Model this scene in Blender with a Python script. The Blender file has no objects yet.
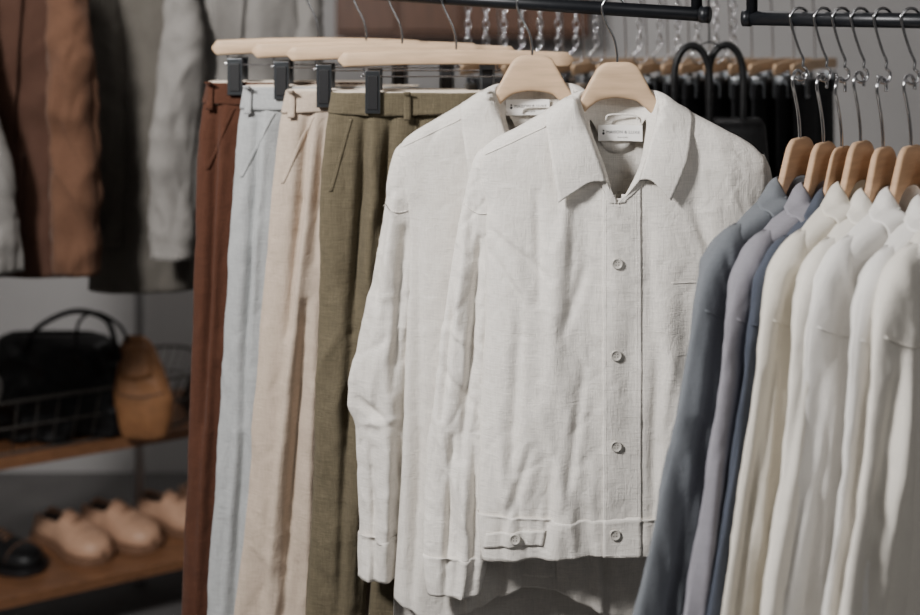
import bpy, bmesh, math, random
from mathutils import Vector, noise, Matrix
from mathutils.bvhtree import BVHTree
random.seed(4)
F=1200.0; CZ=1.85
SC=bpy.context.scene
def W(px,py,d): return Vector(((px-460)/F*d, d, CZ-py/F*d))
def TF(D): return lambda px,py,dy: Vector(((px-460)/F*D, D+dy, CZ-py/F*D))
def TFR(base,ang,cx,cy,ds=1.0,s=600.0,dtop=None):
    ca,sa=math.cos(ang),math.sin(ang)
    def f(px,py,dy):
        k=ds
        if dtop is not None:
            q=min(1,max(0,(py-120)/90.)); k=dtop+(ds-dtop)*q
        lx=(px-cx)/s; ly=dy*k
        return Vector((base[0]+ca*lx-sa*ly, base[1]+sa*lx+ca*ly, base[2]-(py-cy)/s))
    return f
# ---------------- materials
def lin(c): 
    return tuple(((v/255)/12.92 if v/255<=.04045 else ((v/255+.055)/1.055)**2.4) for v in c)+(1,)
def base_mat(name):
    m=bpy.data.materials.new(name); m.use_nodes=True
    nt=m.node_tree; b=nt.nodes['Principled BSDF']
    return m,nt,b
def fabric(name,col,weave=.5,var=.12,wr=.5,rough=.92):
    m,nt,b=base_mat(name); N=nt.nodes.new; L=nt.links.new
    tc=N('ShaderNodeTexCoord')
    def ns(sc,detail=2,scale=1.0,dist=0,rot=(0,0,0)):
        mp=N('ShaderNodeMapping'); mp.inputs['Scale'].default_value=sc; mp.inputs['Rotation'].default_value=rot; L(tc.outputs['Object'],mp.inputs[0])
        n=N('ShaderNodeTexNoise'); n.inputs['Scale'].default_value=scale; n.inputs['Detail'].default_value=detail
        n.inputs['Distortion'].default_value=dist
        L(mp.outputs[0],n.inputs['Vector']); return n
    def M(op,a,b_):
        q=N('ShaderNodeMath'); q.operation=op
        for k,v in enumerate((a,b_)):
            if v is None: continue
            if isinstance(v,(int,float)): q.inputs[k].default_value=v
            else: L(v,q.inputs[k])
        return q.outputs[0]
    a=ns((520,520,40)); c=ns((45,45,520))
    add=M('ADD',a.outputs[0],c.outputs[0])
    mx=N('ShaderNodeMix'); mx.data_type='RGBA'
    cl=lin(col); k=1-var*2.0
    mx.inputs['A'].default_value=(cl[0]*k,cl[1]*k,cl[2]*k,1); mx.inputs['B'].default_value=(min(cl[0]*(1+var),.95),min(cl[1]*(1+var),.95),min(cl[2]*(1+var),.95),1)
    mr=N('ShaderNodeMapRange'); mr.inputs['From Min'].default_value=.7; mr.inputs['From Max'].default_value=1.3
    L(add,mr.inputs['Value']); L(mr.outputs[0],mx.inputs['Factor'])
    L(mx.outputs['Result'],b.inputs['Base Color'])
    b1=N('ShaderNodeBump'); b1.inputs['Strength'].default_value=weave; b1.inputs['Distance'].default_value=.0008
    L(add,b1.inputs['Height'])
    w1=ns((26,26,15),2,1.0,.6,(0,.5,0)); w2=ns((20,20,34),2,1.0,.8,(0,-.35,0)); w3=ns((60,60,30),2,1,.3,(0,.2,0))
    f1=M('ABSOLUTE',M('SUBTRACT',w1.outputs[0],.5),None); f2=M('ABSOLUTE',M('SUBTRACT',w2.outputs[0],.5),None); f3=M('ABSOLUTE',M('SUBTRACT',w3.outputs[0],.5),None)
    hsum=M('ADD',M('ADD',M('MINIMUM',f1,.09),M('MULTIPLY',M('MINIMUM',f2,.08),-.8)),M('MULTIPLY',M('MINIMUM',f3,.08),.45))
    b2=N('ShaderNodeBump'); b2.inputs['Strength'].default_value=min(1,wr); b2.inputs['Distance'].default_value=.014
    L(hsum,b2.inputs['Height']); L(b1.outputs[0],b2.inputs['Normal']); L(b2.outputs[0],b.inputs['Normal'])
    b.inputs['Roughness'].default_value=rough
    b.inputs['Sheen Weight'].default_value=.05
    b.inputs['Specular IOR Level'].default_value=.12
    return m
def plain(name,col,rough=.5,metal=0,nscale=20,var=.1,bump=0,stretch=(1,1,1),spec=.5):
    m,nt,b=base_mat(name); N=nt.nodes.new; L=nt.links.new
    tc=N('ShaderNodeTexCoord'); mp=N('ShaderNodeMapping'); mp.inputs['Scale'].default_value=stretch
    n=N('ShaderNodeTexNoise'); n.inputs['Scale'].default_value=nscale; n.inputs['Detail'].default_value=4
    L(tc.outputs['Object'],mp.inputs[0]); L(mp.outputs[0],n.inputs['Vector'])
    mx=N('ShaderNodeMix'); mx.data_type='RGBA'; cl=lin(col)
    mx.inputs['A'].default_value=tuple(v*(1-var) for v in cl[:3])+(1,); mx.inputs['B'].default_value=tuple(min(1,v*(1+var)) for v in cl[:3])+(1,)
    mr=N('ShaderNodeMapRange'); mr.inputs['From Min'].default_value=.3; mr.inputs['From Max'].default_value=.7
    L(n.outputs[0],mr.inputs['Value']); L(mr.outputs[0],mx.inputs['Factor']); L(mx.outputs['Result'],b.inputs['Base Color'])
    b.inputs['Roughness'].default_value=rough; b.inputs['Metallic'].default_value=metal
    b.inputs['Specular IOR Level'].default_value=spec
    if bump:
        bp=N('ShaderNodeBump'); bp.inputs['Strength'].default_value=bump; bp.inputs['Distance'].default_value=.004
        L(n.outputs[0],bp.inputs['Height']); L(bp.outputs[0],b.inputs['Normal'])
    return m
M_white=fabric('linen_white',(230,225,217),.8,.06,.21)
M_white2=fabric('linen_offwhite',(220,215,207),.8,.06,.23)
M_brown=fabric('linen_rust',(76,48,36),.6,.10,.25)
M_blue=fabric('linen_pale_blue',(164,166,166),.7,.07,.25)
M_beige=fabric('linen_beige',(186,169,152),.6,.06,.25)
M_olive=fabric('linen_olive',(96,88,71),.7,.11,.25)
M_grey1=fabric('cotton_grey',(108,112,117),.3,.03,.10)
M_grey2=fabric('cotton_lavender_grey',(134,132,139),.3,.03,.10)
M_navy=fabric('cotton_dusty_blue',(74,79,90),.3,.03,.10)
M_ivory=fabric('cotton_ivory',(212,206,194),.3,.02,.10)
M_ivory2=fabric('cotton_cream',(216,211,201),.3,.02,.10)
M_w3=fabric('cotton_white',(218,215,210),.3,.02,.10)
M_black=fabric('wool_black',(26,26,28),.2,.05,.3)
M_cbrown=fabric('coat_brown',(70,49,40),.2,.06,.1)
M_cbrown_lit=fabric('coat_brown_lit',(92,66,51),.2,.06,.1)  # same jacket brown, lightened: light on the sleeves put into the colour
M_ctaupe=fabric('coat_taupe',(92,88,82),.2,.05,.1)
M_cgrey=fabric('coat_grey',(128,125,121),.2,.05,.1)
M_wood=plain('beech_wood',(200,170,138),.55,0,14,.14,.05,(1,1,8))
M_wood2=plain('oak_wood',(182,150,120),.65,0,14,.14,.05,(1,1,8),spec=.25)
M_shelf=plain('shelf_wood',(112,77,52),.4,0,10,.3,.1,(1,8,20))
M_beam=plain('dark_wood',(84,56,40),.5,0,8,.25,.1,(10,10,1))
M_chrome=plain('chrome',(190,190,192),.18,1,5,.03)
M_clip=plain('clip_metal',(130,134,138),.28,1,5,.05)
M_pad=plain('clip_pad',(22,22,24),.5,0,5,.05)
M_blackm=plain('black_steel',(24,26,30),.38,.3,30,.1)
M_leather=plain('black_leather',(18,18,19),.45,0,60,.2,.3,spec=.3)
M_tan=plain('tan_leather',(132,92,60),.5,0,40,.12,.2)
M_seam=plain('dark_tan_leather',(84,58,38),.5,0,40,.12,.1)
M_shoe=plain('nude_leather',(188,150,124),.5,0,40,.06,.05)
M_lace=plain('shoe_lace',(138,104,82),.7,0,40,.06)
M_sole=plain('shoe_sole',(116,86,66),.6,0,30,.1)
M_dark=plain('shoe_inside',(44,32,26),.8,0,30,.1)
M_btn=plain('button_shell',(190,186,178),.3,0,80,.08)
M_hole=plain('button_thread',(110,104,98),.8,0,50,.1)
M_tag=plain('label_cloth',(240,238,234),.8,0,50,.03)
M_ink=plain('label_ink',(60,60,64),.8,0,50,.03)
M_wire=plain('dark_wire',(86,82,78),.4,.5,20,.1)
M_wall=plain('wall_paint',(164,162,161),.9,0,3,.05,.05)
M_floor=plain('concrete',(90,88,87),.7,0,5,.15,.1)
M_post=plain('grey_steel',(150,150,150),.4,.5,20,.05)
M_lining=fabric('lining',(206,194,178),.3,.05,.3)
# ---------------- structure helpers
def thing(name,label,cat,loc,group=None):
    e=bpy.data.objects.new(name,None); e.empty_display_size=.05
    e.location=Vector(loc); SC.collection.objects.link(e)
    e['label']=label; e['category']=cat
    if group: e['group']=group
    return e
def adopt(o,root,name=None):
    if root is not None:
        o.parent=root; rl=Vector(root.location)
        r=root.parent
        while r is not None: rl+=Vector(r.location); r=r.parent
        o.location=Vector(o.location)-rl
def mk(name,verts,faces,mat,root=None,smooth=True,solid=0,bevel=0,subd=0,off=-1):
    me=bpy.data.meshes.new(name); me.from_pydata([tuple(v) for v in verts],[],faces); me.update()
    if smooth: me.polygons.foreach_set('use_smooth',[True]*len(me.polygons))
    for m in (mat if isinstance(mat,(list,tuple)) else [mat]): me.materials.append(m)
    o=bpy.data.objects.new(name,me); SC.collection.objects.link(o)
    if solid:
        s=o.modifiers.new('solid','SOLIDIFY'); s.thickness=solid; s.offset=off
    if bevel:
        s=o.modifiers.new('bev','BEVEL'); s.width=bevel; s.segments=3; s.limit_method='ANGLE'
    if subd:
        s=o.modifiers.new('sub','SUBSURF'); s.levels=subd; s.render_levels=subd
    adopt(o,root)
    return o
def fixn(o):
    bm=bmesh.new(); bm.from_mesh(o.data); bmesh.ops.recalc_face_normals(bm,faces=bm.faces); bm.to_mesh(o.data); bm.free()
def herm(keys,vals,x):
    n=len(keys)
    if x<=keys[0]: return vals[0]
    if x>=keys[-1]: return vals[-1]
    for i in range(n-1):
        if x<=keys[i+1]: break
    h=keys[i+1]-keys[i]; t=(x-keys[i])/h
    def sl(k):
        if k==0: return (vals[1]-vals[0])/(keys[1]-keys[0])
        if k==n-1: return (vals[-1]-vals[-2])/(keys[-1]-keys[-2])
        a=(vals[k]-vals[k-1])/(keys[k]-keys[k-1]); b=(vals[k+1]-vals[k])/(keys[k+1]-keys[k])
        if a*b<=0: return 0
        return 2*a*b/(a+b)
    m0,m1=sl(i),sl(i+1)
    return (2*t**3-3*t*t+1)*vals[i]+(t**3-2*t*t+t)*h*m0+(-2*t**3+3*t*t)*vals[i+1]+(t**3-t*t)*h*m1
def pl(pts,x):
    return herm([p[0] for p in pts],[p[1] for p in pts],x)
def cat(pts,t):
    n=len(pts)-1; f=min(max(t,0),1)*n; i=min(int(f),n-1); u=f-i
    p0=Vector(pts[max(i-1,0)]); p1=Vector(pts[i]); p2=Vector(pts[i+1]); p3=Vector(pts[min(i+2,n)])
    return .5*((2*p1)+(p2-p0)*u+(2*p0-5*p1+4*p2-p3)*u*u+(3*p1-p0-3*p2+p3)*u**3)
def segd(px,py,x0,y0,x1,y1):
    dx,dy=x1-x0,y1-y0; t=((px-x0)*dx+(py-y0)*dy)/(dx*dx+dy*dy); t=min(1,max(0,t))
    return math.hypot(px-x0-t*dx,py-y0-t*dy),t
def disp(px,py,v,fr,seed,A1,A2,fx,fy,drapes,ramp):
    s=seed*7.3+(0 if fr else 31.7)
    N=noise.noise
    wx=N(Vector((px/90,py/90,s+5)))*14
    n1=N(Vector(((px+wx)/fx,py/fy,s)))
    n2=N(Vector(((px+wx*1.6)/(fx*1.5),py/(fy*.8),s+21)))
    f=(n1*.75+(.22-abs(n2))*1.1)*A1*(.3+.7*v**ramp)
    if A2:
        n3=N(Vector(((px-.35*py+wx*1.5)/(fx*1.1),(py+.2*px)/(fy*.35),s+11)))
        f+=(.2-abs(n3))*A2*1.6
        mk_=.5+.9*N(Vector((px/70,py/70,s+15)))
        a=N(Vector(((px+.6*py+wx)/34,(py-.3*px)/60,s+2))); f-=A2*.55*math.exp(-(a/.13)**2)*mk_
        b=N(Vector(((px-.8*py-wx)/30,(py+.4*px)/50,s+9))); f+=A2*.5*math.exp(-(b/.12)**2)*(1-mk_*.7)
        c=N(Vector(((px+.1*py+wx)/16,(py-.1*px)/60,s+19))); f-=A2*.35*math.exp(-(c/.2)**2)*mk_
    if fr:
        for (x0,y0,x1,y1,w,d) in drapes:
            dd,t=segd(px,py,x0,y0,x1,y1)
            if dd<3*w: f+=d*math.exp(-(dd/w)**2)*(.25+.75*math.sin(math.pi*min(1,max(0,t*.9+.05))))
    return f
def loft(name,rows,tf,mat,root=None,nseg=96,nrow=90,p=2.4,A1=.006,A2=.002,fx=26,fy=230,ramp=.8,seed=0,drapes=(),hem=None,cut=None,solid=.0012,sc=600.,envk=12):
    ks=[r[0] for r in rows]; V=[];Fc=[]
    y0,y1=ks[0],ks[-1]
    cols=[[r[k] for r in rows] for k in range(1,5)]
    info=[]
    for j in range(nrow+1):
        v=j/nrow; py=y0+(y1-y0)*v
        xl,xr,yo,hd=[herm(ks,c,py) for c in cols]
        cx=(xl+xr)/2; a=(xr-xl)/2
        for i in range(nseg):
            th=2*math.pi*(i+.5)/nseg; c,s=math.cos(th),math.sin(th)
            sx=math.copysign(abs(c)**(2/p),c); sy=math.copysign(abs(s)**(2/p),s)
            px=cx+a*sx; dy=yo-hd*sy; pyy=py
            if hem: pyy+=hem(px,sy)*v**5
            d=disp(px,pyy,v,s>0,seed,A1,A2,fx,fy,drapes,ramp)
            env=min(1,v*envk+.15)
            d*=env
            px+=c*.45*d*sc; dy-=(sy)*d
            V.append(tf(px,pyy,dy)); info.append((px,pyy,s>0))
    for j in range(nrow):
        for i in range(nseg):
            a0=j*nseg+i; b0=j*nseg+(i+1)%nseg
            if cut:
                mx=(info[a0][0]+info[b0][0])/2; my=(info[a0][1]+info[a0+nseg][1])/2
                if cut(mx,my,info[a0][2]): continue
            Fc.append((a0,b0,b0+nseg,a0+nseg))
    o=mk(name,V,Fc,mat,root,solid=solid)
    fixn(o)
    return o,BVHTree.FromPolygons(V,Fc)
def grid(name,P,mat,root=None,solid=0,off=0,closed=False,smooth=True,subd=0):
    nv=len(P); nu=len(P[0]); V=[p for r in P for p in r]; Fc=[]
    for j in range(nv-1):
        for i in range(nu if closed else nu-1):
            a=j*nu+i;b=j*nu+(i+1)%nu; Fc.append((a,b,b+nu,a+nu))
    return mk(name,V,Fc,mat,root,solid=solid,off=off,smooth=smooth,subd=subd)
def hitdy(bvh,tf,px,py,default=None):
    o=tf(px,py,-.4); d=(tf(px,py,0)-o); L=d.length; dn=d.normalized()
    h=bvh.ray_cast(o,dn,2.0)
    if h[0] is None: return default
    return (h[3]/L)*.4-.4
def patch(name,fn,nu,nv,bvh,tf,off,mat,root,solid=.0015,maxdy=.005):
    last=-.035
    g=[[None]*(nu+1) for _ in range(nv+1)]
    for j in range(nv+1):
        for i in range(nu+1):
            x,y=fn(i/nu,j/nv)
            d=hitdy(bvh,tf,x,y)
            if d is None or d>maxdy: d=last
            last=d; g[j][i]=(x,y,d)
    P=[[tf(x,y,d-off) for x,y,d in row] for row in g]
    return grid(name,P,mat,root,solid=solid,off=0)
def quadfn(x0,y0,x1,y1): return lambda u,v:(x0+(x1-x0)*u,y0+(y1-y0)*v)
def tubes(name,paths,r,mat,root=None,n=8,closed=False):
    V=[];Fc=[]
    for path in paths:
        pts=[Vector(p) for p in path]; m=len(pts); base=len(V); up=None
        for k in range(m):
            if closed: t=(pts[(k+1)%m]-pts[k-1]).normalized()
            else: t=(pts[min(k+1,m-1)]-pts[max(k-1,0)]).normalized()
            if up is None:
                up=Vector((0,0,1)) if abs(t.z)<.9 else Vector((1,0,0))
            up=(up-t*up.dot(t)); 
            if up.length<1e-5: up=t.orthogonal()
            up.normalize(); s=t.cross(up)
            rr=r(k/(m-1)) if callable(r) else r
            for i in range(n):
                a=2*math.pi*i/n; V.append(pts[k]+up*math.cos(a)*rr+s*math.sin(a)*rr)
        for k in range(m if closed else m-1):
            for i in range(n):
                a=base+k*n+i;b=base+k*n+(i+1)%n; k2=((k+1)%m)*n+base
                Fc.append((a,b,k2+(i+1)%n,k2+i))
        if not closed:
            Fc.append(tuple(base+i for i in range(n))[::-1]); Fc.append(tuple(base+(m-1)*n+i for i in range(n)))
    o=mk(name,V,Fc,mat,root); fixn(o); return o
def smoothpath(pts,n): return [cat(pts,i/n) for i in range(n+1)]
def box(name,c,s,mat,root=None,rz=0,bevel=.003,tilt=0):
    V=[];M=Matrix.Rotation(rz,3,'Z')@Matrix.Rotation(tilt,3,'Y')
    for x in(-.5,.5):
        for y in(-.5,.5):
            for z in(-.5,.5): V.append(Vector(c)+M@Vector((x*s[0],y*s[1],z*s[2])))
    Fc=[(0,1,3,2),(4,6,7,5),(0,4,5,1),(2,3,7,6),(0,2,6,4),(1,5,7,3)]
    o=mk(name,V,Fc,mat,root,smooth=False,bevel=bevel); fixn(o); return o
def tbox(name,tf,x0,y0,x1,y1,d0,d1,mat,root,bevel=.002):
    V=[tf(x,y,d) for x in(x0,x1) for y in(y0,y1) for d in(d0,d1)]
    Fc=[(0,1,3,2),(4,6,7,5),(0,4,5,1),(2,3,7,6),(0,2,6,4),(1,5,7,3)]
    o=mk(name,V,Fc,mat,root,smooth=False,bevel=bevel); fixn(o); return o
def button(tf,px,py,dy,root,r=.0092):
    c=tf(px,py,dy); ex=(tf(px+1,py,dy)-c).normalized(); ez=(tf(px,py-1,dy)-c).normalized(); ey=(tf(px,py,dy-.01)-c).normalized()
    prof=[(0,.0014),(.55,.0014),(.68,.0018),(.8,.0030),(.93,.0028),(1,.0015),(.97,0),(0,0)]
    V=[];Fc=[];n=28
    for (a,h) in prof:
        for i in range(n):
            t=2*math.pi*i/n; V.append(c+ex*math.cos(t)*r*a+ez*math.sin(t)*r*a+ey*h)
    for j in range(len(prof)-1):
        for i in range(n): Fc.append((j*n+i,j*n+(i+1)%n,(j+1)*n+(i+1)%n,(j+1)*n+i))
    b=mk('button',V,Fc,M_btn,root)
    V=[];Fc=[]
    for (hx,hz) in((-1,-1),(1,-1),(-1,1),(1,1)):
        k=len(V); 
        for i in range(8):
            t=2*math.pi*i/8; V.append(c+ex*(hx*.24+math.cos(t)*.12)*r+ez*(hz*.24+math.sin(t)*.12)*r+ey*.0016)
        Fc.append(tuple(range(k,k+8)))
    h=mk('button_hole',V,Fc,M_hole,None,smooth=False)
    h.parent=b; h.location=(0,0,0)
    return b
def text(tf,s,px,py,dyf,hpx,root,name='label_text',track=1.0):
    cu=bpy.data.curves.new('t','FONT'); cu.body=s; cu.align_x='CENTER'; cu.align_y='CENTER'; cu.size=1; cu.resolution_u=3; cu.offset=.0; cu.space_character=track
    o=bpy.data.objects.new('t',cu); SC.collection.objects.link(o)
    dg=bpy.context.evaluated_depsgraph_get(); me=bpy.data.meshes.new_from_object(o.evaluated_get(dg))
    V=[tf(px+v.co.x*hpx,py-v.co.y*hpx,dyf(px+v.co.x*hpx,py)) for v in me.vertices]; Fc=[tuple(p.vertices) for p in me.polygons]
    bpy.data.objects.remove(o); 
    return mk(name,V,Fc,M_ink,root,smooth=False)
# ---------------- hangers
def hookpath(tf,cx,yw,yr,r=12,side=-1):
    lc=(cx+side*3,yr)
    pts=[(cx,yw+3),(cx,yw-8)]
    ymid=(yw-8+yr+r*.5)/2
    pts+=[(cx+side*3,ymid+4),(cx+side*(r*.9),yr+r*1.15)]
    for k in range(8):
        a=math.radians(195-k*(215/7.)); 
        pts.append((lc[0]-side*math.cos(a)*r, yr-math.sin(a)*r))
    return smoothpath([tuple(tf(x,y,0)) for x,y in pts],48)
def wood_hanger(tf,cx,yt,yr,label,group,rhook=12,armdrop=0,mat=None,hr=.0021,ths=1.0):
    st=[(-121,156,168,.004),(-116,151,169,.007),(-104,144,166,.009),(-80,131,154,.010),(-54,114,136,.010),(-43,107,126,.010),(-34,94,114,.009),(-26,79,106,.009),(-18,66.5,101,.009),(-10,62.5,99,.009),(0,62,98,.009),(10,62,99,.009),(19,65,101,.009),(26,76,106,.009),(34,91,114,.009),(44,106,126,.010),(55,114,136,.010),(82,131,155,.010),(104,144,167,.009),(116,151,170,.007),(121,156,168,.004)]
    if armdrop:
        st=[(x,t+armdrop*min(1,max(0,(abs(x)-16)/30.)),b+armdrop*min(1,max(0,(abs(x)-10)/30.)),h) for x,t,b,h in st]
    ks=[s[0] for s in st]
    root=thing('wooden_hanger',label,'hanger',tf(cx,yt,0),group)
    n=110;P=[]
    for k in range(n+1):
        x=ks[0]+(ks[-1]-ks[0])*k/n
        t=herm(ks,[s[1] for s in st],x)+yt-62; b=herm(ks,[s[2] for s in st],x)+yt-62; h=herm(ks,[s[3] for s in st],x)*ths
        row=[]
        for i in range(20):
            a=2*math.pi*i/20; c,s=math.cos(a),math.sin(a)
            c=math.copysign(abs(c)**.5,c); s=math.copysign(abs(s)**.5,s)
            row.append(tf(cx+x,(t+b)/2-(b-t)/2*s,-h*c - .005*(abs(x)/137)**2))
        P.append(row)
    o=grid('hanger_body',P,mat or M_wood,root,closed=True); fixn(o)
    tubes('hook',[hookpath(tf,cx,yt,yr,rhook)],hr,M_chrome,root,n=10)
    return root
def clip_hanger(tf,cx,hw,yb,yr,cl,cr,ycb,label,group,rhook=11,tilt=0,bh=15):
    root=thing('clip_hanger',label,'hanger',tf(cx,yb,0),group)
    n=40;P=[]
    for k in range(n+1):
        u=-1+2*k/n; x=cx+hw*u; e=max(0,(abs(u)-.955)/.045); sh=math.sqrt(max(.02,1-e*e))
        yc=yb+tilt*u+3*u*u
        row=[]
        for i in range(16):
            a=2*math.pi*i/16; c,s=math.cos(a),math.sin(a)
            c=math.copysign(abs(c)**.45,c); s=math.copysign(abs(s)**.45,s)
            row.append(tf(x,yc-bh/2*sh*s,-.009*c*sh))
        P.append(row)
    o=grid('wooden_bar',P,M_wood,root,closed=True); fixn(o)
    tubes('hook',[hookpath(tf,cx,yb-bh/2,yr,rhook)],.0020,M_chrome,root,n=10)
    yrod=yb+bh/2+12
    tubes('clip_rod',[smoothpath([tuple(tf(cl-10,yb+4,0)),tuple(tf(cl-10,yrod-3,0)),tuple(tf(cl-6,yrod,0)),tuple(tf(cx,yrod,0)),tuple(tf(cr+6,yrod,0)),tuple(tf(cr+10,yrod-3,0)),tuple(tf(cr+10,yb+4,0))],40)],.0014,M_chrome,root)
    for c in (cl,cr):
        q=tbox('clip',tf,c-7.5,yrod-7,c+7.5,ycb,-.034,-.027,M_clip,root,.0015)
        k=tbox('clip_pad',tf,c-5,yrod-2,c+5,ycb-4,-.0365,-.0335,M_pad,None,.001)
        k.parent=q; k.location=(0,0,0)
        tbox('clip',tf,c-7.5,yrod-7,c+7.5,ycb,.027,.034,M_clip,root,.0015)
        tbox('clip_spring',tf,c-4,yrod-5,c+4,yrod+5,-.03,.03,M_clip,root,.001)
    return root
# ---------------- shirts
VL=[(90,573),(118,580),(150,591),(168,599),(184,607),(197,613)]
VR=[(90,661),(118,655),(150,647),(168,641),(184,630),(197,616)]
def make_shirt(name,label,tf,mat,dx=0,dyp=0,group=None,body=None,sl=None,sr=None,placket=True,buttons=(),pocket=None,cuffs=None,
               seed=0,A1=.006,A2=.0025,nseg=150,nrow=120,hem=None,drapes=(),sdrapes=(),tag=None,loc=None,placket_bottom=548,slseg=90,rack=False,seam=None,sA=1.9):
    root=thing(name,label,'shirt',loc if loc is not None else tf(617+dx,300,0),group)
    S=lambda rows:[(r[0]+dyp,r[1]+dx,r[2]+dx,r[3],r[4]) for r in rows]
    def cut(px,py,fr):
        if not fr: return False
        py-=dyp; px-=dx
        if py>196: return False
        return pl(VL,py)<px<pl(VR,py)
    o,bv=loft('shirt_body',S(body),tf,mat,root,nseg=nseg,nrow=nrow,p=2.7,A1=A1,A2=A2,seed=seed,hem=hem,cut=cut,drapes=drapes,fy=330)
    if sl:
        osl,bsl=loft('sleeve',S(sl),tf,mat,root,nseg=slseg,nrow=nrow,p=2.1,A1=A1*sA,A2=A2*1.7,seed=seed+3,drapes=sdrapes,fx=19,fy=420)
        if seam:
            (xa,ya),(xb,yb)=seam
            so=.0016 if rack else .0009
            patch('sleeve_seam',lambda u,v:(dx+xa+(xb-xa)*u,dyp+ya+(yb-ya)*u+4*math.sin(math.pi*u)+1.5*v),16,1,bsl,tf,so,mat,root,so,maxdy=.05)
    if sr: loft('sleeve',S(sr),tf,mat,root,nseg=60,nrow=60,p=2.1,A1=A1*1.2,A2=A2,seed=seed+4)
    if cuffs:
        for i,c in enumerate(cuffs):
            co,cb=loft('cuff',S(c),tf,mat,root,nseg=slseg,nrow=14,p=2.1,A1=A1*sA*.8,A2=A2*1.2,fx=19,fy=420,ramp=0,envk=1000,seed=seed+3,drapes=sdrapes)
    if not rack:
        patch('shoulder_seam',lambda u,v:(dx+545-60*u,dyp+124+29*u+1.2*v),24,1,bv,tf,.0006,mat,root,.0008,maxdy=.05)
        patch('neck_facing',lambda u,v:(dx+pl(VL,165+34*v)-7+8*u,dyp+165+34*v+1.2*u),6,24,bv,tf,.0026,mat,root,.0008)
        patch('neck_facing',lambda u,v:(dx+pl(VR,165+34*v)+7-8*u,dyp+165+34*v+1.2*u),6,24,bv,tf,.0030,mat,root,.0008)
    fold=[(603,178,-.044),(593,148,-.040),(581,112,-.022),(580,95,-.004),(590,90,.014),(604,91,.024),(617,93,.028),(630,91,.024),(645,90,.014),(656,93,-.004),(655,112,-.022),(645,146,-.040),(636,176,-.044)]
    outr=[(556,198,-.050),(550,160,-.046),(545,124,-.024),(546,110,.000),(566,108,.022),(592,116,.036),(617,120,.040),(642,116,.036),(668,108,.022),(688,109,.000),(689,124,-.024),(682,158,-.046),(666,196,-.050)]
    basec=[(612,200,-.034),(603,166,-.030),(591,132,-.010),(590,120,.002),(596,128,.014),(605,148,.022),(617,155,.025),(630,148,.022),(642,128,.014),(646,120,.002),(645,132,-.010),(636,166,-.030),(618,200,-.034)]
    nu,nv=120,12;P=[]
    for j in range(nv+1):
        v=j/nv;row=[]
        for i in range(nu+1):
            u=i/nu; a=cat(fold,u); b=cat(outr,u); q=a.lerp(b,v)
            bl=math.sin(math.pi*v)
            fr=1 if q.z<0 else -1
            q.z-=.0032*bl*fr; q.y-=2.5*math.sin(math.pi*min(1,v*1.6)) if v<.62 else 0
            if u<.07 or u>.93:
                e_=(1-min(u,1-u)/.07); q.y-=5*bl*e_
            X=q.x+dx;Y=q.y+dyp;Z=q.z
            if Z<.004:
                h=hitdy(bv,tf,X,Y)
                if h is not None and h<.01: Z=min(Z,h-.0038-.002*bl-(.003 if rack else 0))
            row.append(tf(X,Y,Z))
        P.append(row)
    grid('collar',P,mat,root,solid=.0012,off=0)
    P=[[tf(q.x+dx,q.y+dyp,q.z+.001) for q in (cat(fold,i/70).lerp(cat(basec,i/70),j/8) for i in range(71))] for j in range(9)]
    grid('collar_stand',P,mat,root,solid=.0012,off=0)
    if tag:
        tx,ty=tag
        def ldy(x,y): 
            q=(x-dx-617)/24.0
            return .0178-.0095*q*q
        def lab(u,v):
            x=dx+tx-22+44*u; return tf(x,dyp+ty-8+16*v,ldy(x,0))
        grid('neck_label',[[lab(i/14,j/3) for i in range(15)] for j in range(4)],M_tag,root,solid=0,off=0)
        text(tf,'MAISON & LUXE',dx+tx+3,dyp+ty-.8,lambda x,y:ldy(x,y)-.0006,4.3,root,track=1.05)
        text(tf,'linen studio',dx+tx+3,dyp+ty+4.4,lambda x,y:ldy(x,y)-.0006,2.2,root)
        V=[];Fc=[]
        for cx_,cy_,rr in((tx-16.5,ty-2.4,.9),(tx-16.5,ty+.4,1.3)):
            k=len(V)
            for i in range(12):
                x=dx+cx_+rr*math.cos(i*math.pi/6); V.append(tf(x,dyp+cy_+rr*math.sin(i*math.pi/6),ldy(x,0)-.0006))
            Fc.append(tuple(range(k,k+12)))
        mk('label_mark',V,Fc,M_ink,root,smooth=False)
        tubes('hanger_loop',[smoothpath([tuple(tf(dx+607,dyp+121,.015)),tuple(tf(dx+609,dyp+116,.013)),tuple(tf(dx+622,dyp+115,.013)),tuple(tf(dx+636,dyp+116,.011)),tuple(tf(dx+639,dyp+121,.010))],16)],.0016,mat,root)
    if placket:
        YT=[(600,186),(606,194),(612,200),(618,200),(626,193),(632,187),(638,181)]
        def pf(u,v):
            x=600+38*u; yt=pl(YT,x)
            y=yt+(placket_bottom-yt)*v; return (dx+x, dyp+y)
        patch('placket',pf,24,130,bv,tf,.0013,mat,root,.0013)
        for sx,ys_ in ((603,196),(633,190)):
            patch('placket_seam',lambda u,v:(dx+sx+.7*u,dyp+ys_+(placket_bottom-2-ys_)*v),1,100,bv,tf,.0020,mat,root,.0004)
    for (bx,by) in buttons:
        h=hitdy(bv,tf,bx+dx,by+dyp,-.04); button(tf,bx+dx,by+dyp,h-.0026,root)
    if pocket:
        x0,y0,x1,y1=pocket
        patch('chest_pocket',quadfn(dx+x0,dyp+y0,dx+x1,dyp+y1),20,24,bv,tf,.0005,mat,root,0)
        patch('pocket_hem',quadfn(dx+x0,dyp+y0,dx+x1,dyp+y0+1.5),20,2,bv,tf,.0010,mat,root,.0006)
    return root,bv
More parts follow.
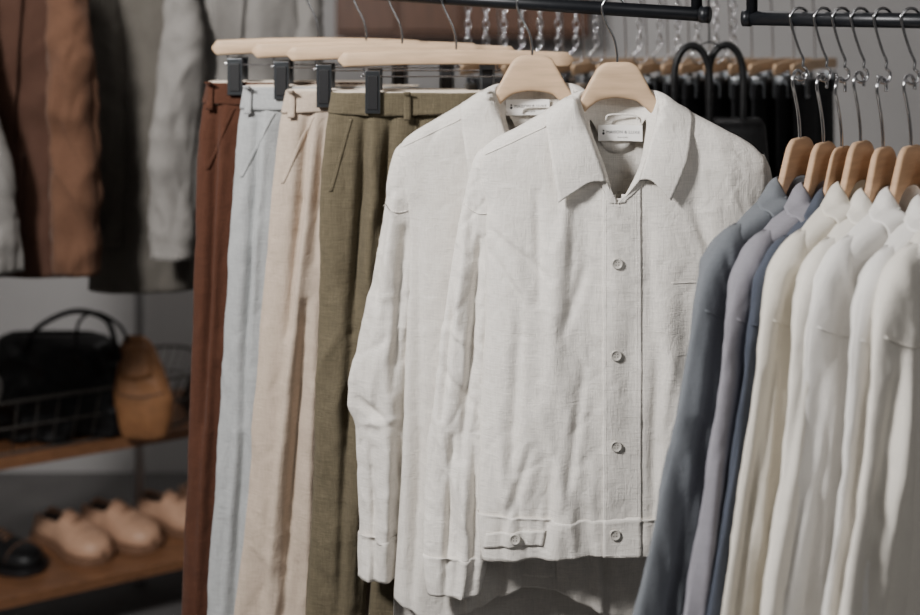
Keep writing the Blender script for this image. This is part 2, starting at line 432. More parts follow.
bodyF=[(97,566,668,.0,.030),(104,555,679,.0,.031),(112,543,692,.0,.031),(125,521,716,.0,.032),(140,494,744,0,.032),(150,482,757,0,.032),(160,478,764,0,.033),(180,480,766,0,.034),(205,485,762,0,.035),(300,486,758,0,.038),(400,482,755,0,.040),(480,478,754,0,.040),(520,479,752,0,.038)]
tF=TF(2.0)
slF=[(146,486,508,.004,.006),(154,476,512,.006,.014),(168,471,516,.008,.021),(205,463,520,.016,.026),(300,447,512,.024,.026),(400,434,504,.026,.025),(500,425,494,.024,.024),(560,424,487,.020,.024),(566,424,486,.020,.023)]
srF=[(155,740,765,.006,.008),(170,738,772,.010,.018),(240,738,780,.02,.022),(400,742,790,.02,.022),(560,748,796,.02,.020)]
cuffF=[[(558,423,488,.020,.0255),(580,425,484,.020,.0245),(598,428,480,.020,.0235)]]
drF=[(500,215,532,330,10,.008),(520,290,508,480,6,-.010),(560,230,545,420,10,.007),(585,260,560,330,5,-.006),(490,228,548,275,4,-.007),(490,250,530,310,4,-.006),(660,300,690,480,12,.007),(690,200,715,270,6,-.009),(654,330,650,520,5,-.008),(540,400,570,530,8,.008),(495,400,512,530,8,.010),(582,360,562,510,4.5,-.007),(530,440,500,530,4.5,-.008),(667,350,655,430,5,.005),(535,190,538,300,4.5,-.006),(550,450,545,540,4,-.007),(590,460,588,540,5,.006),(672,430,680,540,5,-.008),(515,480,520,540,4,-.006),(572,200,566,300,4,-.004),(645,210,648,330,4,-.004)]
drF+=[(x,500,x+3,560,4,d) for x,d in ((498,-.005),(528,.004),(570,.004),(586,-.005),(650,-.004),(690,-.006))]
sdF=[(470,220,455,330,6,.010),(480,240,462,460,4.5,-.016),(440,370,478,410,3.5,-.007),(436,420,462,520,5,.010),(452,440,444,600,4,-.014),(466,440,462,600,4.5,.009),(476,440,474,590,3.5,-.010),(457,250,440,420,4,-.014),(470,200,468,260,4,-.007),(445,330,470,345,3.5,.005)]
shirtF,bvF=make_shirt('linen_shirt','white linen overshirt with wide collar, buttoned placket and waist tab',tF,M_white,body=bodyF,sl=slF,sr=srF,group='linen shirts on the rail',
   cuffs=cuffF,buttons=[(614,258),(613,348),(613,437)],pocket=(667,277,722,348),seed=1,A1=.013,A2=.0030,nseg=320,nrow=220,drapes=drF,sdrapes=sdF,placket_bottom=514,slseg=130,tag=(621,134),seam=((464,204),(488,212)))
hb=[(510,477,755,0,.0400),(525,478,754,0,.0392),(549,481,751,0,.0375)]
ob,bvB=loft('hem_band',hb,tF,M_white,shirtF,nseg=320,nrow=18,p=2.7,A1=.013,A2=.0030,fx=26,fy=330,seed=1,solid=.0012,ramp=0,envk=1000,drapes=drF,hem=lambda px,sy:3*math.sin((px-470)/30.)+ (8*(530-px)/50 if px<530 else 0))
patch('hem_tab',lambda u,v:(486+58*u-3*v,(526-8*u+3*u*u)+16*v+2*(1-u)),20,6,bvB,tF,.0018,M_white,shirtF,.0014)
h=hitdy(bvB,tF,514,533,-.03); button(tF,514,530,h-.0030,shirtF)
h=hitdy(bvB,tF,612,524,-.04); 
patch('placket',quadfn(600,508,638,547),10,14,bvB,tF,.0016,M_white,shirtF,.0014)
button(tF,612,524,h-.0032,shirtF)
wood_hanger(tF,617,62,9,'light beech wooden hanger holding the white overshirt','garment hangers on the rail')
# rear shirt
D2=2.085; tB=TF(D2)
bodyB=[(97,566,668,.0,.030),(104,555,679,.0,.030),(112,543,692,.0,.030),(125,521,716,.0,.031),(140,496,740,0,.031),(150,486,752,0,.031),(162,481,758,0,.031),(185,484,756,0,.032),(230,493,752,0,.033),(320,492,748,0,.034),(420,490,748,0,.034),(540,482,745,0,.034),(606,478,744,0,.032)]
slB=[(148,488,512,.004,.006),(156,480,516,.004,.014),(170,475,519,.006,.020),(220,468,520,.014,.024),(290,455,516,.018,.025),(350,441,510,.020,.025),(398,431,506,.020,.025),(415,431,502,.020,.023),(440,438,494,.020,.022),(500,440,490,.020,.022),(550,443,487,.020,.022)]
srB=[(155,732,758,.006,.008),(170,730,765,.010,.018),(240,725,770,.012,.022),(560,722,768,.012,.020)]
cuffB=[[(544,441,489,.020,.0235),(565,441,486,.020,.0235),(589,440,484,.020,.0235)]]
def hemR(px,sy):
    if sy<0: return 45
    return -16*math.cos((px-533)/30.)-4
random.seed(77)
drB=[(415,200,418,500,6,-.012),(408,300,406,560,5,.010),(430,140,440,110,5,-.004),(440,560,446,600,5,-.008)]
for k in range(8):
    x=412+k*29+random.uniform(-8,8); drB.append((x,430,x+random.uniform(-14,14),610,random.uniform(4,9),random.choice((-1,1))*random.uniform(.010,.017)))
shirtB,bvR=make_shirt('linen_shirt','off-white linen long-sleeved shirt with curved hem and buttoned cuff',tB,M_white2,dx=-84,dyp=-7,body=bodyB,sl=slB,sr=srB,cuffs=cuffB,group='linen shirts on the rail',
   buttons=[],seed=7,A1=.012,A2=.0032,nseg=260,nrow=180,hem=hemR,sdrapes=[(395,200,380,330,6,.010),(405,230,392,390,4.5,-.015),(380,330,372,400,5,.009),(355,400,400,430,4,-.011),(360,425,400,418,4,.007),(372,450,374,590,4,-.013),(388,450,386,590,4.5,.009),(390,190,375,300,4,-.012)],placket_bottom=575,tag=(612,115),seam=((468,210),(492,216)),
   drapes=drB)
wood_hanger(tB,532,55,4,'light beech wooden hanger holding the off-white shirt','garment hangers on the rail')
# ---------------- trousers
def trousers(label,D,ytop,L,Mid,R,mat,seed,hd=.024,nrow=150,nseg=120,drapes=(),crease=True,loop_x=(),pocket=None,wb=20,tf=None,grp='linen trousers on the rail',detail=True,whem=None):
    tf=tf or TF(D)
    root=thing('trousers',label,'trousers',tf((L[0][1]+R[0][1])/2,ytop,0),grp)
    ybot=L[-1][0]; ys=[ytop,ytop+15,ytop+40,ytop+90,ytop+150,ytop+230,ytop+320,ytop+420,ybot]
    ys=sorted(set(y for y in ys if y<=ybot))
    leg1=[];leg2=[]
    for y in ys:
        l=pl(L,y);m=pl(Mid,y);r=pl(R,y)
        g=8 if y<ytop+130 else -2
        h=hd if y>ytop+30 else hd*.9
        leg1.append((y,l,m+g,0,h)); leg2.append((y,m-g,r,.003,h))
    o1,b1=loft('trouser_leg',leg1,tf,mat,root,nseg=nseg,nrow=nrow,p=2.2,A1=.014,A2=.0034,seed=seed,drapes=drapes,fx=22,fy=420,ramp=.4)
    loft('trouser_leg',leg2,tf,mat,root,nseg=nseg,nrow=nrow,p=2.3,A1=.010,A2=.0015,seed=seed+1,fx=20,fy=300)
    w=[(ytop-2,pl(L,ytop)-1,pl(R,ytop)+1,0,hd+.002),(ytop+wb,pl(L,ytop+wb)-1.5,pl(R,ytop+wb)+1.5,0,hd+.003)]
    ow,bw=loft('waistband',w,tf,mat,root,nseg=120,nrow=10,p=3.0,A1=.010 if detail else .001,A2=.0012,seed=seed+2,solid=.0025,hem=(lambda px,sy:1.2*math.sin(px/19.)) if detail else None)
    if detail:
        w2=[(ytop-3,pl(L,ytop)+1,pl(R,ytop)-1,0,hd-.0025),(ytop+wb,pl(L,ytop)+1,pl(R,ytop)-1,0,hd-.003)]
        loft('waistband_lining',w2,tf,M_lining,root,nseg=80,nrow=4,p=3.2,A1=0,A2=0,seed=seed+2,solid=.001)
        for lx in loop_x:
            patch('belt_loop',quadfn(lx-3.5,ytop-3,lx+3.5,ytop+wb+5),3,10,bw,tf,.0035,mat,root,.0025)
        if pocket:
            x0,y0,x1,y1=pocket
            patch('pocket_edge',lambda u,v:(x0+(x1-x0)*v+3.5*u,y0+(y1-y0)*v),3,30,b1,tf,.0006,mat,root,.0012)
        mx=pl(Mid,ytop+10)
        patch('fly',lambda u,v:(mx-2+20*u*(1-.4*v),ytop+wb+2+100*v),8,20,b1,tf,.0015,mat,root,.0015)
    return root
tO=TF(2.16)
trousers('olive linen wide-leg trousers clipped by the waistband on a wooden hanger',2.16,94,[(94,332),(130,326),(200,321),(300,319),(450,314),(640,306)],[(94,418),(250,405),(400,388),(640,364)],[(94,505),(250,500),(640,478)],M_olive,20,
   loop_x=(408,),pocket=(350,118,330,190),drapes=[(366,108,352,330,4.5,-.020),(376,108,356,600,5,.010),(392,108,384,230,4.5,-.017),(352,330,340,610,4.5,-.013)])
clip_hanger(tO,456,118,57,0,374,540,112,'beech clip hanger holding the olive trousers','garment hangers on the rail')
tBe=TF(2.22)
trousers('beige linen wide-leg trousers clipped by the waistband on a wooden hanger',2.22,92,[(92,287),(130,279),(200,272),(320,262),(450,250),(640,232)],[(92,378),(250,368),(400,352),(640,330)],[(92,468),(250,462),(640,440)],M_beige,30,
   loop_x=(293,),pocket=(312,116,282,182),drapes=[(318,108,268,610,4.5,.012),(309,108,290,330,4.5,-.019),(308,300,284,610,4.5,-.022),(318,300,306,600,5,.010),(326,120,316,260,4,-.014)])
clip_hanger(tBe,402,115,51,-4,326,487,106,'beech clip hanger holding the beige trousers','garment hangers on the rail')
tBl=TF(2.28)
trousers('pale blue-grey linen trousers clipped by the waistband on a wooden hanger',2.28,88,[(88,245),(130,238),(200,232),(300,226),(420,219),(640,206)],[(88,334),(250,326),(400,312),(640,290)],[(88,420),(250,415),(640,400)],M_blue,40,
   loop_x=(250,),pocket=(274,112,241,176),drapes=[(270,104,226,610,4.5,.012),(260,104,243,420,4,-.016),(252,250,236,610,4.5,-.014)])
clip_hanger(tBl,366,114,48,-7,284,447,98,'beech clip hanger holding the pale blue trousers','garment hangers on the rail')
tBr=TF(2.34)
trousers('rust-brown linen trousers clipped by the waistband on a wooden hanger',2.34,84,[(84,208),(120,201),(160,197),(300,194),(450,189),(640,182)],[(84,290),(250,282),(400,268),(640,250)],[(84,372),(250,368),(640,350)],M_brown,50,
   loop_x=(212,),pocket=(234,108,208,168),drapes=[(228,102,200,610,4.5,.012),(218,102,206,420,4,-.016)])
clip_hanger(tBr,318,106,45,-10,238,400,94,'beech clip hanger holding the rust-brown trousers','garment hangers on the rail')
# ---------------- front rail
e=Vector((.3915,1.917,CZ-.0234)); dv=Vector((-1,.62,.063)); far=e+dv*1.12
rr=thing('clothes_rail','black steel clothes rail carrying linen shirts and trousers','clothes rail',e)
tubes('rail_bar',[[e,e+dv*.5,far]],.0115,M_blackm,rr,n=20)
for p in(e+dv*.012,far-dv*.01): tubes('drop_rod',[[p,Vector((p.x,p.y,3.0))]],.009,M_blackm,rr,n=14)
tubes('end_cap',[[e-dv*.006,e+dv*.006]],.0135,M_blackm,rr,n=20)
# ---------------- right rack
st0=Vector((.532,1.88)); stp=Vector((.030,-.018)); ang=math.radians(45)
zr=CZ-.029
a=Vector((st0.x-stp.x*2.4,st0.y-stp.y*2.4,zr)); b=Vector((st0.x+stp.x*13,st0.y+stp.y*13,zr-.004))
r2=thing('clothes_rail','black steel rail carrying grey, blue and white shirts','clothes rail',a)
tubes('rail_bar',[[a,(a+b)/2,b]],.0115,M_blackm,r2,n=20)
for p in (a+(b-a)*.015,b-(b-a)*.02): tubes('drop_rod',[[p,Vector((p.x,p.y,3.0))]],.009,M_blackm,r2,n=14)
tubes('end_cap',[[a-(b-a)*.012,a+(b-a)*.012]],.0135,M_blackm,r2,n=20)
cols=[(M_grey1,'blue-grey'),(M_grey2,'lavender-grey'),(M_navy,'dusty blue'),(M_ivory,'ivory'),(M_ivory2,'cream'),(M_w3,'white'),(M_w3,'white'),(M_ivory2,'cream')]
bodyS=[(100,584,650,.0,.036),(105,568,666,.0,.035),(112,546,688,.0,.034),(121,522,712,.0,.033),(132,500,736,0,.032),(146,487,750,0,.032),(162,484,756,0,.034),(205,484,752,0,.036),(300,476,750,0,.036),(420,470,750,0,.036),(560,460,750,0,.036)]
slS=[(122,510,518,.004,.005),(127,497,520,.004,.014),(136,481,521,.004,.024),(152,464,522,.004,.032),(175,453,522,.003,.036),(205,445,520,.002,.037),(240,436,514,.0,.038),(300,416,502,-.004,.040),(400,384,482,-.004,.040),(440,371,472,-.004,.040),(560,346,455,-.004,.038)]
srS=[(155,735,758,.006,.008),(170,735,770,.0,.018),(240,740,800,.0,.03),(560,760,830,.0,.03)]
facs=[0,1.05,1.85,2.65,3.6,4.75,5.95,7.1]
for i,(m,cn) in enumerate(cols):
    w=st0+stp*facs[i]
    base=(w.x,w.y,CZ-.215-[0,.005,.010,.0,.007,.002,.010,.003][i])
    an=ang+math.radians([-1,1.5,1,0,2,-3,1,-2][i])
    tf=TFR(base,an,617,62,.30 if i==2 else .42,dtop=.55 if i==2 else .9)
    random.seed(140+i)
    dr=[]
    for k in range(11):
        x=random.uniform(0,1); y0=random.uniform(160,340); ln=random.uniform(120,300)
        f0=lambda y,x: pl([(150,478),(300,420),(440,374),(560,350)],y)*(1-x)+pl([(150,510),(300,490),(440,462),(560,450)],y)*x
        dr.append((f0(y0,x),y0,f0(min(560,y0+ln),x+random.uniform(-.2,.2)),min(560,y0+ln),random.uniform(4,7),random.choice((-2.0,1))*random.uniform(.010,.018)))
    sl_=slS
    if i==2: sl_=[(r[0],r[1]+(6 if r[0]>160 else 0),r[2],r[3],r[4]) for r in slS]
    if i==0: sl_=[(r[0],r[1]-max(0,(r[0]-190)/250.*14),r[2],r[3],r[4]) for r in slS]
    if i>=4: sl_=[(r[0],r[1]+min(10,max(0,(r[0]-190)/100.*10)),r[2]+8,r[3],r[4]) for r in slS]
    r,bv=make_shirt('cotton_shirt',f'{cn} cotton long-sleeved shirt hanging closely among others on the rail',tf,m,dyp=8,group='cotton shirts on the rail',body=bodyS,sl=sl_,sr=srS,
        seed=60+i*3,A1=.012,A2=.0028,nseg=130,nrow=120,placket=False,sdrapes=dr,rack=True,seam=((455,186),(518,204)),sA=1.7)
    yh=62-(.105*600)
    wood_hanger(tf,617,62,yh+10,'tan wooden hanger with chrome hook on an S-hook','shirt hangers on the rail',rhook=10,armdrop=9,mat=M_wood2,hr=.0026,ths=.7)
    sh=thing('s_hook','chrome S-hook linking hanger to rail','hook',(w.x,w.y,zr),'chrome S-hooks')
    tf2=TFR((w.x,w.y,zr),an-.5,0,0,1.0)
    pts=[]
    for k in range(9):
        A=math.radians(-30+k*26); pts.append((math.cos(A)*10,-math.sin(A)*10))
    pts+= [(-6,14),(0,30),(4,38)]
    for k in range(7):
        A=math.radians(70-k*42); pts.append((math.cos(A)*7+1,51-math.sin(A)*7))
    tubes('hook_wire',[smoothpath([tuple(tf2(x,y,0)) for x,y in pts],60)],.0023,M_chrome,sh,n=8)
# ---------------- background rack w dark trousers
DB=2.8
zB=CZ+.02
rb=thing('clothes_rail','black steel rail carrying dark trousers on clip hangers','clothes rail',W(580,0,DB))
pA=Vector(W(420,0,DB)); pA.z=zB; pB=Vector(W(900,0,DB)); pB.z=zB
tubes('rail_bar',[[pA,(pA+pB)/2,pB]],.011,M_blackm,rb,n=14)
for p in(pA,pB): tubes('drop_rod',[[p,Vector((p.x,p.y,3.0))]],.009,M_blackm,rb,n=10)
random.seed(9)
for i in range(16):
    px=500+i*21
    q=W(px,0,DB); tf=TFR((q.x,q.y,CZ-.15),math.radians(60+random.uniform(-3,3)),0,0,.5)
    clip_hanger(tf,0,112,0,-(.17*600),-70,70,42,'pale wooden clip hanger holding dark trousers','clip hangers on the rear rail',rhook=11)
    mt=M_black if i>6 else [M_ctaupe,M_beige][i%2]
    trousers(('black' if i>6 else 'muted')+' trousers clipped on a hanger among others',0,24,[(24,-95),(200,-100),(520,-110)],[(24,0),(520,0)],[(24,95),(200,100),(520,110)],mt,90+i,hd=.02,nrow=24,nseg=30,crease=False,tf=tf,grp='trousers on the rear rail',detail=False)
cp=[468,486,504,522,540,558,576,596,640,660,678,698,716,734]
for i in range(len(cp)):
    px=cp[i]; dC=2.70
    c0=W(px,0,dC); root=thing('hanging_chain','short chrome link chain with hook hanging from the rear rail','chain',(c0.x,dC,zB),'chrome chains on the rear rail')
    paths=[]
    z=zB+.02
    for k in range(8):
        pts=[]
        for t in range(12):
            A=2*math.pi*t/12; dx_,dz_=.006*math.cos(A),.0115*math.sin(A)
            pts.append(Vector((c0.x+(dx_ if k%2 else dx_*.3),dC+(0 if k%2 else dx_*.95),z+dz_)))
        paths.append(pts); z-=.0190
    tubes('chain_links',paths,.0018,M_chrome,root,n=6,closed=True)
    hp=[(0,0),(-.004,-.012),(-.014,-.022),(-.012,-.036),(0,-.042),(.012,-.036),(.014,-.024)]
    tubes('chain_hook',[smoothpath([(c0.x+x,dC,z+.012+y) for x,y in hp],24)],.0022,M_chrome,root,n=6)
# handbag with arched handles
tG=TF(2.45)
bg=thing('handbag','black leather handbag with two arched handles behind the shirts','handbag',tG(710,330,0))
loft('bag_body',[(118,664,760,0,.02),(122,660,764,0,.035),(220,655,770,0,.05),(330,650,776,0,.06),(338,655,770,0,.05)],tG,M_leather,bg,nseg=50,nrow=30,p=3.5,A1=.002,A2=0,solid=.003)
for cx,dd in((690,-.02),(728,.02)):
    pts=[(cx-17,140),(cx-17.5,100),(cx-17,70),(cx-11,52),(cx,45),(cx+11,52),(cx+17,70),(cx+17.5,100),(cx+17,140)]
    tubes('handle',[smoothpath([tuple(tG(x,y,dd)) for x,y in pts],40)],.0075,M_leather,bg,n=12)
tg=thing('bag_hook','black bag hook hung from a thin cable','hook',tG(709,45,0))
tubes('hook_wire',[smoothpath([tuple(tG(690,50,-.02)),tuple(tG(709,42,0)),tuple(tG(728,50,.02))],10),[tG(709,43,0),Vector((tG(709,43,0).x,2.45,3.0))]],.0015,M_blackm,tg)
# ---------------- coats at left back
def coat(label,D,x0,x1,ybot,mat,seed,sleeves,yt=-58,lapel=False,hd=.06,msl=None):
    tf=TF(D); cx=(x0+x1)/2
    root=thing('coat',label,'coat',tf(cx,yt,0),'coats on the back rail')
    w=(x1-x0)/2
    rows=[(yt,cx-w*.35,cx+w*.35,0,.03),(yt+10,cx-w*.6,cx+w*.6,0,.04),(yt+28,cx-w*.95,cx+w*.95,0,.05),(yt+60,x0,x1,0,hd),(ybot-60,x0-2,x1+2,0,hd),(ybot,x0-4,x1+4,0,hd)]
    o,bv=loft('coat_body',rows,tf,mat,root,nseg=100,nrow=60,p=2.5,A1=.030,A2=.008,seed=seed,fx=48,fy=160,ramp=.3)
    for s in sleeves:
        loft('sleeve',s,tf,msl or mat,root,nseg=60,nrow=60,p=2.1,A1=.020,A2=.014,seed=seed+1,fx=34,fy=120,ramp=.3)
    if lapel:
        patch('lapel',lambda u,v:(cx-26+(34*(1-v)+4)*u+16*v,yt+25+210*v),8,24,bv,tf,.008,mat,root,.006)
        patch('front_edge',lambda u,v:(cx+4+4*u,150+(ybot-152)*v),2,20,bv,tf,.010,mat,root,.008)
        patch('pocket_flap',quadfn(cx-w*.80,170,cx-w*.15,192),6,4,bv,tf,.010,mat,root,.008)
    tubes('coat_hanger_hook',[hookpath(tf,cx,yt+4,-92,9)],.002,M_chrome,root)
coat('dark brown wool jacket with lit-coloured sleeves hanging on the back rail',2.95,-40,88,272,M_cbrown,200,[[(-40,58,88,-.07,.03),(60,60,106,-.09,.045),(180,63,110,-.09,.045),(266,64,110,-.09,.04)],[(-40,-56,-30,0,.03),(266,-78,-40,0,.04)]],lapel=True,msl=M_cbrown_lit)  # sleeves take the lightened brown, standing in for stronger light on them
coat('taupe wool coat hanging on the back rail',3.12,92,196,288,M_ctaupe,210,[[(-40,92,120,-.05,.03),(80,88,132,-.06,.04),(240,94,134,-.06,.04)]])
coat('light grey wool coat with long sleeve hanging on the back rail',3.05,172,310,252,M_cgrey,220,[[(-40,176,200,-.07,.03),(60,166,212,-.09,.045),(180,158,205,-.09,.045),(250,156,200,-.09,.04)],[(-40,290,320,0,.03),(250,296,330,0,.04)]],lapel=True)
coat('pale grey jacket with sleeve hanging on the back rail',2.8,-140,-20,300,M_cgrey,230,[[(-40,-50,-26,0,.03),(100,-36,-6,0,.04),(180,-30,14,0,.04),(272,-24,20,0,.035)]])
rc=thing('clothes_rail','black steel back rail carrying wool coats','clothes rail',W(100,-92,3.0))
pa=W(-260,-92,3.0); pb=W(350,-92,3.0); pa.z=pb.z=CZ+.23
tubes('rail_bar',[[pa,(pa+pb)/2,pb]],.012,M_blackm,rc,n=14)
for p in(pa,pb): tubes('drop_rod',[[p,Vector((p.x,p.y,3.0))]],.009,M_blackm,rc,n=10)
# ---------------- shelf unit
A0=Vector((-1.265,3.3,0)); B0=Vector((-.80,3.55,0)); ex=(B0-A0).normalized(); ey=Vector((-ex.y,ex.x,0)); rz=math.atan2(ex.y,ex.x)
zt=.571; zl=.186; th=.032; dep=.36
def S(x,y,z): return A0+ex*x+ey*y+Vector((0,0,z))
su=thing('shelf_unit','wooden two-tier display shelf with grey steel posts','shelf',S(.1,.18,0))
x0,x1=-.55,.66
for z in(zt,zl):
    box('shelf_board',S((x0+x1)/2,dep/2,z),(x1-x0,dep,th),M_shelf,su,rz,.003)
for xx in(x0+.02,x1-.20):
    for yy in(.03,dep-.02):
        if yy<.1 and xx>0: continue
        box('post',S(xx,yy,.55),(.026,.026,1.1),M_post,su,rz,.002)
box('post',S(x1-.01,.03,.3),(.022,.022,.6),M_post,su,rz,.002)
def shoe(label,loc,ang,L,mu,ms,grp):
    root=thing('shoe',label,'shoe',loc,grp); ca,sa=math.cos(ang),math.sin(ang)
    def T(x,y,z): return Vector((loc[0]+ca*x-sa*y,loc[1]+sa*x+ca*y,loc[2]+z))
    wd=lambda t: L*pl([(0,.03),(.03,.10),(.15,.135),(.35,.13),(.5,.15),(.7,.185),(.85,.165),(.95,.11),(1,.02)],t)
    ht=lambda t: L*pl([(0,.14),(.05,.22),(.2,.21),(.35,.21),(.45,.24),(.55,.21),(.7,.165),(.85,.145),(.95,.11),(1,.04)],t)
    z0=L*.06;P=[]
    for k in range(41):
        t=k/40;row=[];w=wd(t);h=ht(t)
        for i in range(25):
            a=math.pi*i/24; c,s=math.cos(a),math.sin(a)
            hh=h*(abs(s)**.7)
            if t<.42 and abs(c)<.70: hh=min(hh,h*(abs(math.sin(math.acos(.70)))**.7)-L*.12*min(1,(1-abs(c)/.70)*2.6)*min(1,t*14))
            row.append(T(L*(t-.5),w*math.copysign(abs(c)**.8,c)*(1-.25*(s**2)*(1-t)),z0+hh))
        P.append(row)
    o=grid('shoe_upper',P,mu,root,solid=.003,off=-1)
    n=40;V=[];Fc=[]
    outl=[(L*(k/n-.5)*1.04,wd(k/n)*1.12+.003) for k in range(n+1)]+[(L*(k/n-.5)*1.04,-wd(k/n)*1.12-.003) for k in range(n,-1,-1)]
    for zz in(0.0,z0*1.05):
        for x,y in outl: V.append(T(x,y,zz))
    m=len(outl)
    Fc=[tuple(range(m))[::-1],tuple(range(m,2*m))]+[(i,(i+1)%m,m+(i+1)%m,m+i) for i in range(m)]
    s_=mk('sole',V,Fc,ms,root,smooth=False,bevel=.002); fixn(s_)
    V=[T(L*(-.45+.34*(.5+.5*math.cos(a))),L*.085*math.sin(a),z0+L*.13) for a in [i*math.pi/10 for i in range(20)]]
    mk('insole',V,[tuple(range(20))],M_dark,root,smooth=False)
    P=[[T(L*(-.08+.14*j/6),L*.05*(i/4-.5)*2,z0+L*(.248-.033*(j/6)+.012*math.sin(math.pi*i/4))-.0) for i in range(5)] for j in range(7)]
    grid('tongue',P,mu,root,solid=.003)
    for j in range(4):
        tubes('lace',[smoothpath([tuple(T(L*(-.03+.04*j),-L*.06,z0+L*(.225-.012*j))),tuple(T(L*(-.03+.04*j)+.004,0,z0+L*(.264-.016*j))),tuple(T(L*(-.03+.04*j),L*.06,z0+L*(.225-.012*j)))],8)],.0022,M_lace,root,n=6)
    sm=[T(L*(.22),wd(.72)*math.cos(a)*.98,z0+ht(.72)*abs(math.sin(a))**.7+.0005) for a in [math.pi*(.06+.88*i/14) for i in range(15)]]
    tubes('toe_seam',[sm],.0014,M_lace,root,n=6)
zs=zl+th/2
def onS(px,py):
    d=(CZ-zs)/py*F; return ((px-460)/F*d,d,zs)
g='nude leather shoes on the lower shelf'
shoe('nude tan leather lace-up derby shoe on the lower shelf',onS(72,547),math.radians(-38),.33,M_shoe,M_sole,g)
shoe('nude tan leather lace-up derby shoe beside its pair',onS(120,536),math.radians(-36),.33,M_shoe,M_sole,g)
shoe('nude tan leather lace-up shoe at the end of the shelf',onS(173,524),math.radians(-32),.31,M_shoe,M_sole,g)
shoe('nude tan leather lace-up shoe partly hidden',onS(217,514),math.radians(-32),.31,M_shoe,M_sole,g)
shoe('black leather shoe on the lower shelf',onS(2,562),math.radians(-25),.30,M_leather,M_pad,'black shoes')
zT=zt+th/2
tq=TF(3.5)
q=(CZ-zT)/3.5*F
bb=thing('handbag','slouchy black leather bag on the upper shelf','handbag',tq(60,q,0))
loft('bag_body',[(332,10,94,0,.02),(338,0,110,0,.05),(356,-12,124,0,.07),(395,-24,130,0,.085),(q-4,-26,132,0,.085),(q,-20,126,0,.07)],tq,M_leather,bb,nseg=90,nrow=50,p=2.3,A1=.07,A2=.018,seed=300,fx=26,fy=60,solid=.003)
tubes('handle',[smoothpath([tuple(tq(30,345,-.05)),tuple(tq(45,322,-.06)),tuple(tq(80,306,-.06)),tuple(tq(112,314,-.06)),tuple(tq(124,340,-.08)),tuple(tq(128,352,-.08))],30)],.008,M_leather,bb)
tp=TF(3.44); q2=(CZ-zT)/3.44*F
pb_=thing('pouch','small tan leather bucket pouch with dark strap on the upper shelf','bag',tp(145,q2,0))
po,pbv=loft('pouch_body',[(336,126,144,0,.010),(341,122,149,0,.016),(352,120,155,0,.022),(368,118,161,0,.030),(384,116,167,0,.038),(400,116,172,0,.042),(410,118,172,0,.042),(q2-5,125,167,0,.030),(q2,138,154,0,.01)],tp,M_tan,pb_,nseg=60,nrow=40,p=2.4,A1=.020,A2=.005,seed=310,solid=.002)
patch('pouch_flap',lambda u,v:(124+24*u-3*v+10*u*v,342+30*v+4*math.sin(math.pi*u)*v),8,6,pbv,tp,.006,M_tan,pb_,.003)
patch('pouch_seam',lambda u,v:(119+47*u,388+1.5*v+4*math.sin(math.pi*u)),20,1,pbv,tp,.003,M_seam,pb_,.002)
tubes('strap',[smoothpath([tuple(tp(130,340,-.02)),tuple(tp(122,322,-.03)),tuple(tp(100,308,-.05)),tuple(tp(85,318,-.06)),tuple(tp(82,350,-.06))],24)],.005,M_leather,pb_)
tubes('tassel',[smoothpath([tuple(tp(118,380,-.05)),tuple(tp(106,350,-.05)),tuple(tp(96,340,-.05))],10)],.005,M_leather,pb_)
wb_=thing('wire_basket','dark wire basket tray on the upper shelf','basket',S(.2,.15,zT))
def rim(x0,x1,y0,y1,z,r=.07):
    pts=[]
    for cx,cy,a0 in((x1-r,y1-r,0),(x0+r,y1-r,90),(x0+r,y0+r,180),(x1-r,y0+r,270)):
        for k in range(7):
            a=math.radians(a0+k*15); pts.append(S(cx+r*math.cos(a),cy+r*math.sin(a),z))
    return pts
R1=rim(-.3,.62,.005,.35,zT+.15,.12); R2=rim(-.28,.56,.02,.33,zT+.004,.10)
tubes('rim',[R1],.0050,M_wire,wb_,closed=True)
tubes('bottom_ring',[R2],.0035,M_wire,wb_,closed=True)
tubes('mid_ring',[[a.lerp(b,.5) for a,b in zip(R1,R2)]],.0030,M_wire,wb_,closed=True)
pt=[]
m=len(R1)
for k in range(m):
    for f in ((0,) if (R1[k]-R1[(k+1)%m]).length<.06 else [i/12 for i in range(12)]):
        pt.append([R1[k].lerp(R1[(k+1)%m],f),R2[k].lerp(R2[(k+1)%m],f)])
w_=tubes('basket_wires',pt,.0022,M_wire,wb_,n=5); w_['kind']='stuff'
ch=thing('bag_strap','pale looped strap hanging over the basket edge','strap',tp(5,360,-.1))
tubes('strap_loop',[smoothpath([tuple(tp(-12,362,-.14)),tuple(tp(6,356,-.14)),tuple(tp(18,366,-.14)),tuple(tp(16,384,-.14)),tuple(tp(4,398,-.14)),tuple(tp(-12,412,-.14))],24)],.006,M_cgrey,ch)
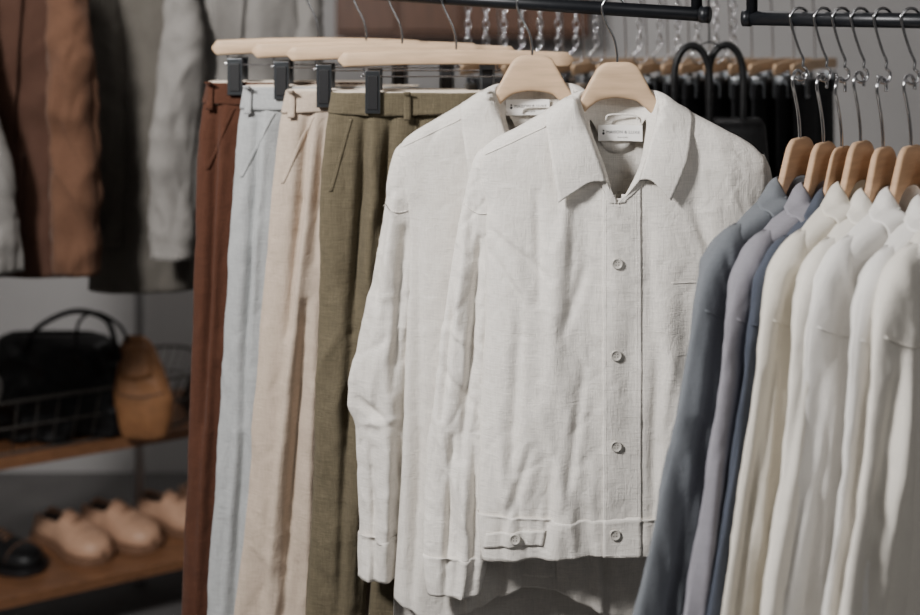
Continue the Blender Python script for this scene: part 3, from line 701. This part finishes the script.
# ---------------- background cabinet mounted on back wall
DC=4.48
cb=thing('wall_cabinet','dark brown wooden wall cabinet mounted near the ceiling','cabinet',W(460,0,DC))
p1=W(335,38,DC); p2=W(590,38,DC)
box('cabinet_body',((p1.x+p2.x)/2,DC+.115,p1.z+.35),(p2.x-p1.x,.21,.7),M_beam,cb,0,.004)
for k in range(4):
    xx=p1.x+(p2.x-p1.x)*(k+.5)/4
    box('cabinet_door',(xx,DC,p1.z+.355),((p2.x-p1.x)/4-.02,.02,.66),M_beam,cb,0,.003)
# ---------------- room
def struct(name,c,s,mat):
    o=box(name,c,s,mat,None,0,0); o['kind']='structure'; return o
struct('floor',(0,1.5,-.05),(7,7,.1),M_floor)
struct('wall_back',(0,4.75,1.5),(7,.1,3.0),M_wall)
struct('wall_left',(-3,1.5,1.5),(.1,6.5,3.0),M_wall)
struct('wall_right',(3,1.5,1.5),(.1,6.5,3.0),M_wall)
struct('ceiling',(0,1.5,3.05),(7,7,.1),M_wall)
# ---------------- lights
def area(name,loc,tgt,size,power,col=(1,1,1)):
    l=bpy.data.lights.new(name,'AREA'); l.size=size; l.energy=power; l.color=col; l.shape='SQUARE'
    o=bpy.data.objects.new(name,l); o.location=loc; SC.collection.objects.link(o)
    o.rotation_euler=(Vector(tgt)-Vector(loc)).to_track_quat('-Z','Y').to_euler()
area('key_light',(-1.45,.6,2.85),(.25,2.0,1.4),.4,118,(1,.975,.955))
area('fill_light',(1.2,-.2,2.6),(.6,1.9,1.3),.8,8,(1,.99,.98))
area('back_light',(.3,3.7,2.95),(.3,3.9,0),1.0,13,(1,.97,.95))
area('shelf_light',(-1.3,2.4,2.9),(-1.2,3.4,.4),.5,9,(1,.96,.92))
wd_=bpy.data.worlds.new('world'); SC.world=wd_; wd_.use_nodes=True
wd_.node_tree.nodes['Background'].inputs[0].default_value=(.88,.87,.87,1); wd_.node_tree.nodes['Background'].inputs[1].default_value=.08
# ---------------- camera
cd=bpy.data.cameras.new('camera'); co=bpy.data.objects.new('camera',cd); SC.collection.objects.link(co)
co.location=(0,0,CZ); co.rotation_euler=(math.radians(90),0,0)
cd.sensor_width=36; cd.lens=F/920*36; cd.shift_y=-307.5/920
cd.dof.use_dof=True; cd.dof.focus_distance=1.96; cd.dof.aperture_fstop=1.8; cd.clip_start=.05
SC.camera=co
